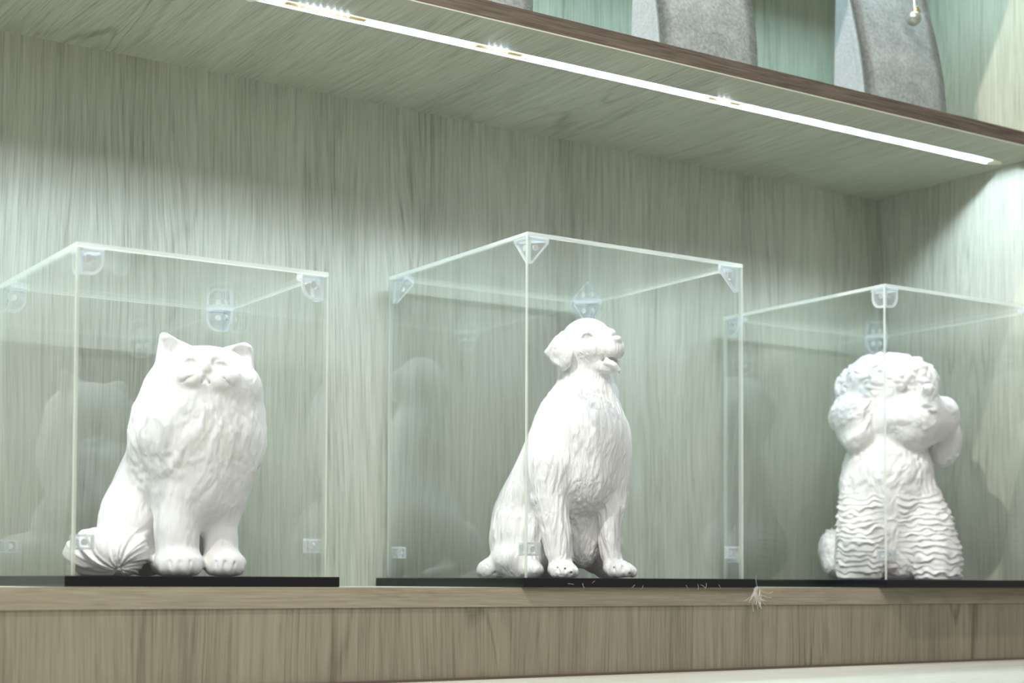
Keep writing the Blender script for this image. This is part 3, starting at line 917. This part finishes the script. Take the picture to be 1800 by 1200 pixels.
# ------------------------------------------------------------------ the poodle
def make_poodle():
    s = Sculpt(1550.2, 1019.0, (0.5615, 0.117), (-125, -8, -130), (155, 420, 150), 1.6)
    # trunk
    s.C((1560, 770, -4, 52), (1560, 820, 2, 70), (1562, 880, 4, 72), (1566, 950, -16, 76), k=24)
    s.E(1562, 835, 20, 76, 62, 58, k=22)
    s.E(1566, 960, -30, 96, 64, 70, k=22)
    # forelegs, broad and clipped
    s.C((1516, 860, 26, 38), (1513, 920, 42, 40), (1510, 975, 52, 41), (1510, 1000, 54, 40), k=16)
    s.C((1622, 880, 18, 34), (1634, 930, 30, 42), (1645, 975, 38, 43), (1648, 1002, 40, 41), k=16)
    s.E(1464, 965, -10, 25, 36, 34, k=10)                    # near hip
    s.E(1472, 992, 0, 26, 26, 34, k=10)
    s.E(1588, 984, 24, 22, 34, 26, k=8)                      # tuft between the legs
    # head
    s.E(1556, 690, -4, 84, 72, 76, k=16)                     # topknot
    s.E(1600, 672, 14, 52, 42, 50, k=16)
    s.E(1515, 690, -6, 44, 52, 50, k=14)
    s.E(1560, 740, 20, 58, 48, 50, k=14)                     # cheek
    s.C((1600, 745, 34, 46), (1628, 732, 66, 40), k=14)      # muzzle
    s.E(1594, 735, 58, 40, 36, 38, yaw=25, k=10)
    s.E(1660, 735, 40, 27, 36, 40, k=12)
    s.E(1612, 764, 48, 44, 24, 40, yaw=25, k=10)             # chin
    s.E(1637, 686, 98, 11, 8, 10, yaw=30, k=4)               # nose
    s.C((1634, 696, 86, 16), (1640, 704, 80, 14), k=10)
    s.cutE(1634, 717, 110, 13, 5, 16, roll=-14, k=4)         # mouth
    s.E(1640, 723, 100, 9, 4, 12, roll=-10, k=3)
    s.cutC((1633, 686, 108, 1.5), (1632, 688, 106, 1.5), k=2)
    s.cutC((1643, 686, 107, 1.5), (1644, 688, 105, 1.5), k=2)
    s.cutE(1598, 683, 66, 18, 6, 14, roll=14, k=8)           # eye hollow under the fringe
    s.E(1604, 684, 56, 9, 6, 8, k=4)
    # ears
    s.E(1499, 727, 44, 41, 40, 34, yaw=-20, k=5)
    s.E(1508, 758, 46, 34, 38, 32, yaw=-20, k=8)
    s.cutC((1530, 694, 84, 3.5), (1541, 718, 80, 4), (1543, 745, 74, 4.5), (1541, 778, 66, 4), k=7)
    s.cutC((1474, 700, 60, 3), (1497, 687, 80, 3.5), (1525, 690, 88, 3), k=6)
    s.E(1662, 778, -18, 28, 46, 34, roll=-8, k=8)
    def fur(V, n, PX, PY):
        head = 1 - smooth01(PY, 785, 800)
        top = (1 - smooth01(PY + (PX - 1556) * 0.12, 690, 706)) * (1 - smooth01(PX + PY * 0.2, 1775, 1800))
        earL = smooth01(PY, 690, 705) * (1 - smooth01(PX, 1534, 1544)) * head
        legm = smooth01(PY, 855, 890)
        mid_gap = np.exp(-((PX - (1566 + (PY - 900) * 0.05)) / 17.0) ** 2)
        tuft = np.exp(-(((PX - 1587) / 22) ** 2 + ((PY - 985) / 36) ** 2))
        hip = (1 - smooth01(PX, 1466, 1478)) * smooth01(PY, 930, 945)
        leg = legm * (1 - np.clip(mid_gap * 1.3, 0, 1)) * (1 - hip) * (1 - tuft * 0.9)
        # curls in the topknot
        W = np.stack([vnoise(V / 24 + q * 5.1) for q in range(3)], 1) - 0.5
        c1 = np.clip(np.abs(vnoise((V + W * 14) / 11.0) - 0.5) * 3.6, 0, 1)
        curls = (1 - c1) ** 0.7 * -4.2 + 3 + (vnoise(V / 22 + 3) - 0.5) * 7 - 2
        # swirled locks on ears and muzzle
        lock = fan(s, V, (1560, 660, 0), 95, 12, 60, 5.5, 0.7, 44) * 7.5 + fan(s, V, (1560, 660, 0), 95, 5, 30, 2.5, 0.6, 30) * 3
        muz = fan(s, V, (1632, 660, 40), 80, 10, 46, 6.5, 0.7, 36) * 4.5
        # clipped rows down the legs: overlapping wavy ledges
        ph = PY / 10.2 + 1.5 * vnoise(np.stack([V[:, 0] / 34, PY / 50, V[:, 2] / 34], 1)) + 1.05 * vnoise(np.stack([V[:, 0] / 12.5, PY / 9.5, V[:, 2] / 12.5], 1))
        row = np.floor(ph); fr = ph - row
        cell = vnoise(np.stack([V[:, 0] / 11 + row * 3.7, row * 1.9, V[:, 2] / 11], 1))
        ledge = (fr ** 1.3 * (1 - smooth01(fr, 0.80, 1.0)) * 5.2) * (0.40 + 0.95 * smooth01(cell, 0.2, 0.75)) - 1.2
        chest = fan(s, V, (1560, 620, 0), 210, 9, 22, 7.7, 0.9, 26) * 8
        t2 = strands(V, (0.3, -1, 0.2), 5, 30, 3.9, 1.0, 24) * 4
        hd = top * curls + (1 - top) * (earL * lock + (1 - earL) * muz)
        far_ear = smooth01(PX, 1655, 1665) * smooth01(PY, 735, 755)
        hd = hd * (1 - 0.7 * far_ear)
        back = leg * ledge + (1 - leg) * (1 - legm) * chest + (1 - leg) * legm * t2
        return head * hd + (1 - head) * back
    return s.mesh('poodle_statue', fur, M_plaster_poodle, 'white plaster statue of a sitting poodle with curly topknot and clipped rippled legs', 'statue', 'white animal statues')

make_dog(); make_cat(); make_poodle()

# ------------------------------------------------------------------ velvet busts on the upper shelf
ZB = ZU + T
def bust(x, label):
    r = empty('necklace_bust', (x, 0.05, ZB))
    tag(r, label, 'display bust', 'grey velvet busts on the upper shelf')
    n = 22
    H = 0.235
    front, back = [], []
    bm = bmesh.new()
    for i in range(n + 1):
        t = i / n
        z = H * t
        yf = -0.008 * math.cos(math.pi * min(t * 1.25, 1)) + 0.030 * t * t + 0.008         # leans back going up
        wl = 0.0 + 0.055 * max(0, t - 0.86) ** 1.3 * 2.2
        wr = 0.125 + 0.004 * math.sin(math.pi * min(t / 0.8, 1)) - 0.055 * max(0, t - 0.86) ** 1.3 * 2.2
        row = []
        for q in range(9):
            u = q / 8
            bulge = 0.006 * math.sin(math.pi * u)
            row.append((wl + (wr - wl) * u, yf - bulge, z))
        front.append([bm.verts.new(p) for p in row])
    for A, B in zip(front, front[1:]):
        for q in range(8): bm.faces.new((A[q], A[q + 1], B[q + 1], B[q]))
    res = bmesh.ops.solidify(bm, geom=bm.faces[:], thickness=0.003)
    from_bm('front_panel', bm, M_velvet, r, True)
    bm = bmesh.new()
    prof = []
    for i in range(n + 1):
        t = i / n
        prof.append((-0.008 * math.cos(math.pi * min(t * 1.25, 1)) + 0.030 * t * t + 0.008 + 0.0032, H * t))
    outl = prof + [(0.052, H), (0.050, 0.0)]
    for xs in (0.0005, 0.1225):
        extrude_poly(bm, outl, lambda a, b, t: (t, a, b), xs, xs + 0.003)
    bmesh.ops.recalc_face_normals(bm, faces=bm.faces[:])
    for v in bm.verts:
        t = v.co.z / H
        dx = 0.055 * max(0, t - 0.86) ** 1.3 * 2.2
        v.co.x += dx if v.co.x < 0.06 else -dx - 0.001
    from_bm('side_panel', bm, M_velvet_side, r)
    bm = bmesh.new()
    add_box(bm, 0.003, 0.122, 0.008, 0.050, 0, 0.003)
    from_bm('foot_plate', bm, M_velvet_side, r)
    return r
bust(-0.087, 'grey velvet necklace bust cut off at the top edge left of the others')
bust(0.190, 'grey velvet necklace bust without jewellery, in the middle of the upper shelf')
bust(0.4715, 'grey velvet necklace bust at the right end wearing a pearl pendant')

def pendant():
    r = empty('pearl_pendant', (0.4715 + 0.069, 0.0455, ZB + 0.117))
    tag(r, 'dark pearl pendant with gold cap hanging on the right grey velvet bust', 'necklace')
    bm = bmesh.new()
    bmesh.ops.create_uvsphere(bm, u_segments=24, v_segments=16, radius=0.0082)
    from_bm('pearl', bm, M_pearl, r, True)
    bm = bmesh.new()
    bmesh.ops.create_uvsphere(bm, u_segments=16, v_segments=8, radius=0.0045, matrix=Matrix.Translation((0.003, -0.001, 0.0082)) @ Matrix.Diagonal((1.3, 1.1, 0.55, 1)))
    add_tube(bm, [(0.004 + 0.003 * math.cos(a), -0.001, 0.0105 + 0.003 * math.sin(a)) for a in np.linspace(0, 6.2, 12)], 0.0007)
    from_bm('cap', bm, M_gold, r, True)
    bm = bmesh.new()
    for dx, tx in ((0.0005, 0.006), (-0.0035, -0.040)):
        add_tube(bm, [(dx + (tx - dx) * t, -0.001 + 0.012 * t + 0.012 * t * t, 0.010 + 0.11 * t) for t in np.linspace(0, 1, 8)], 0.0006, 5)
    from_bm('chain', bm, M_chain, r)
pendant()

# ------------------------------------------------------------------ lint on the bases
def lint(name, label, cx, cy, cz, n, r, drop, spread=1.0, th=0.00013):
    bm = bmesh.new()
    for i in range(n):
        p = Vector((cx + rng.uniform(-r, r) * 0.4 * spread, cy - 0.0006, cz + rng.uniform(-r, r) * 0.3))
        pts = [p.copy()]
        d = Vector((rng.uniform(-1, 1) * 0.7, -0.1, -drop + rng.uniform(-1, 1) * 0.8))
        for q in range(5):
            d = (d + Vector((rng.uniform(-1, 1), rng.uniform(-.2, .2), rng.uniform(-1, 1))) * 0.5).normalized()
            p = p + d * r * 0.28
            p.y = min(p.y, cy - 0.0004)
            pts.append(p.copy())
        add_tube(bm, pts, th, 4)
    o = from_bm(name, bm, M_lint)
    tag(o, label, 'lint', None, 'stuff')
lint('lint_specks', 'fine pale lint strands stuck to the front face of the dog case base', 0.125, -0.0086, -0.0052, 10, 0.004, 0.5, 60.0, 0.00009)
lint('lint_tuft', 'small tuft of pale lint clinging to the right corner of the dog case base', 0.2583, -0.0088, -0.011, 22, 0.012, 0.9)
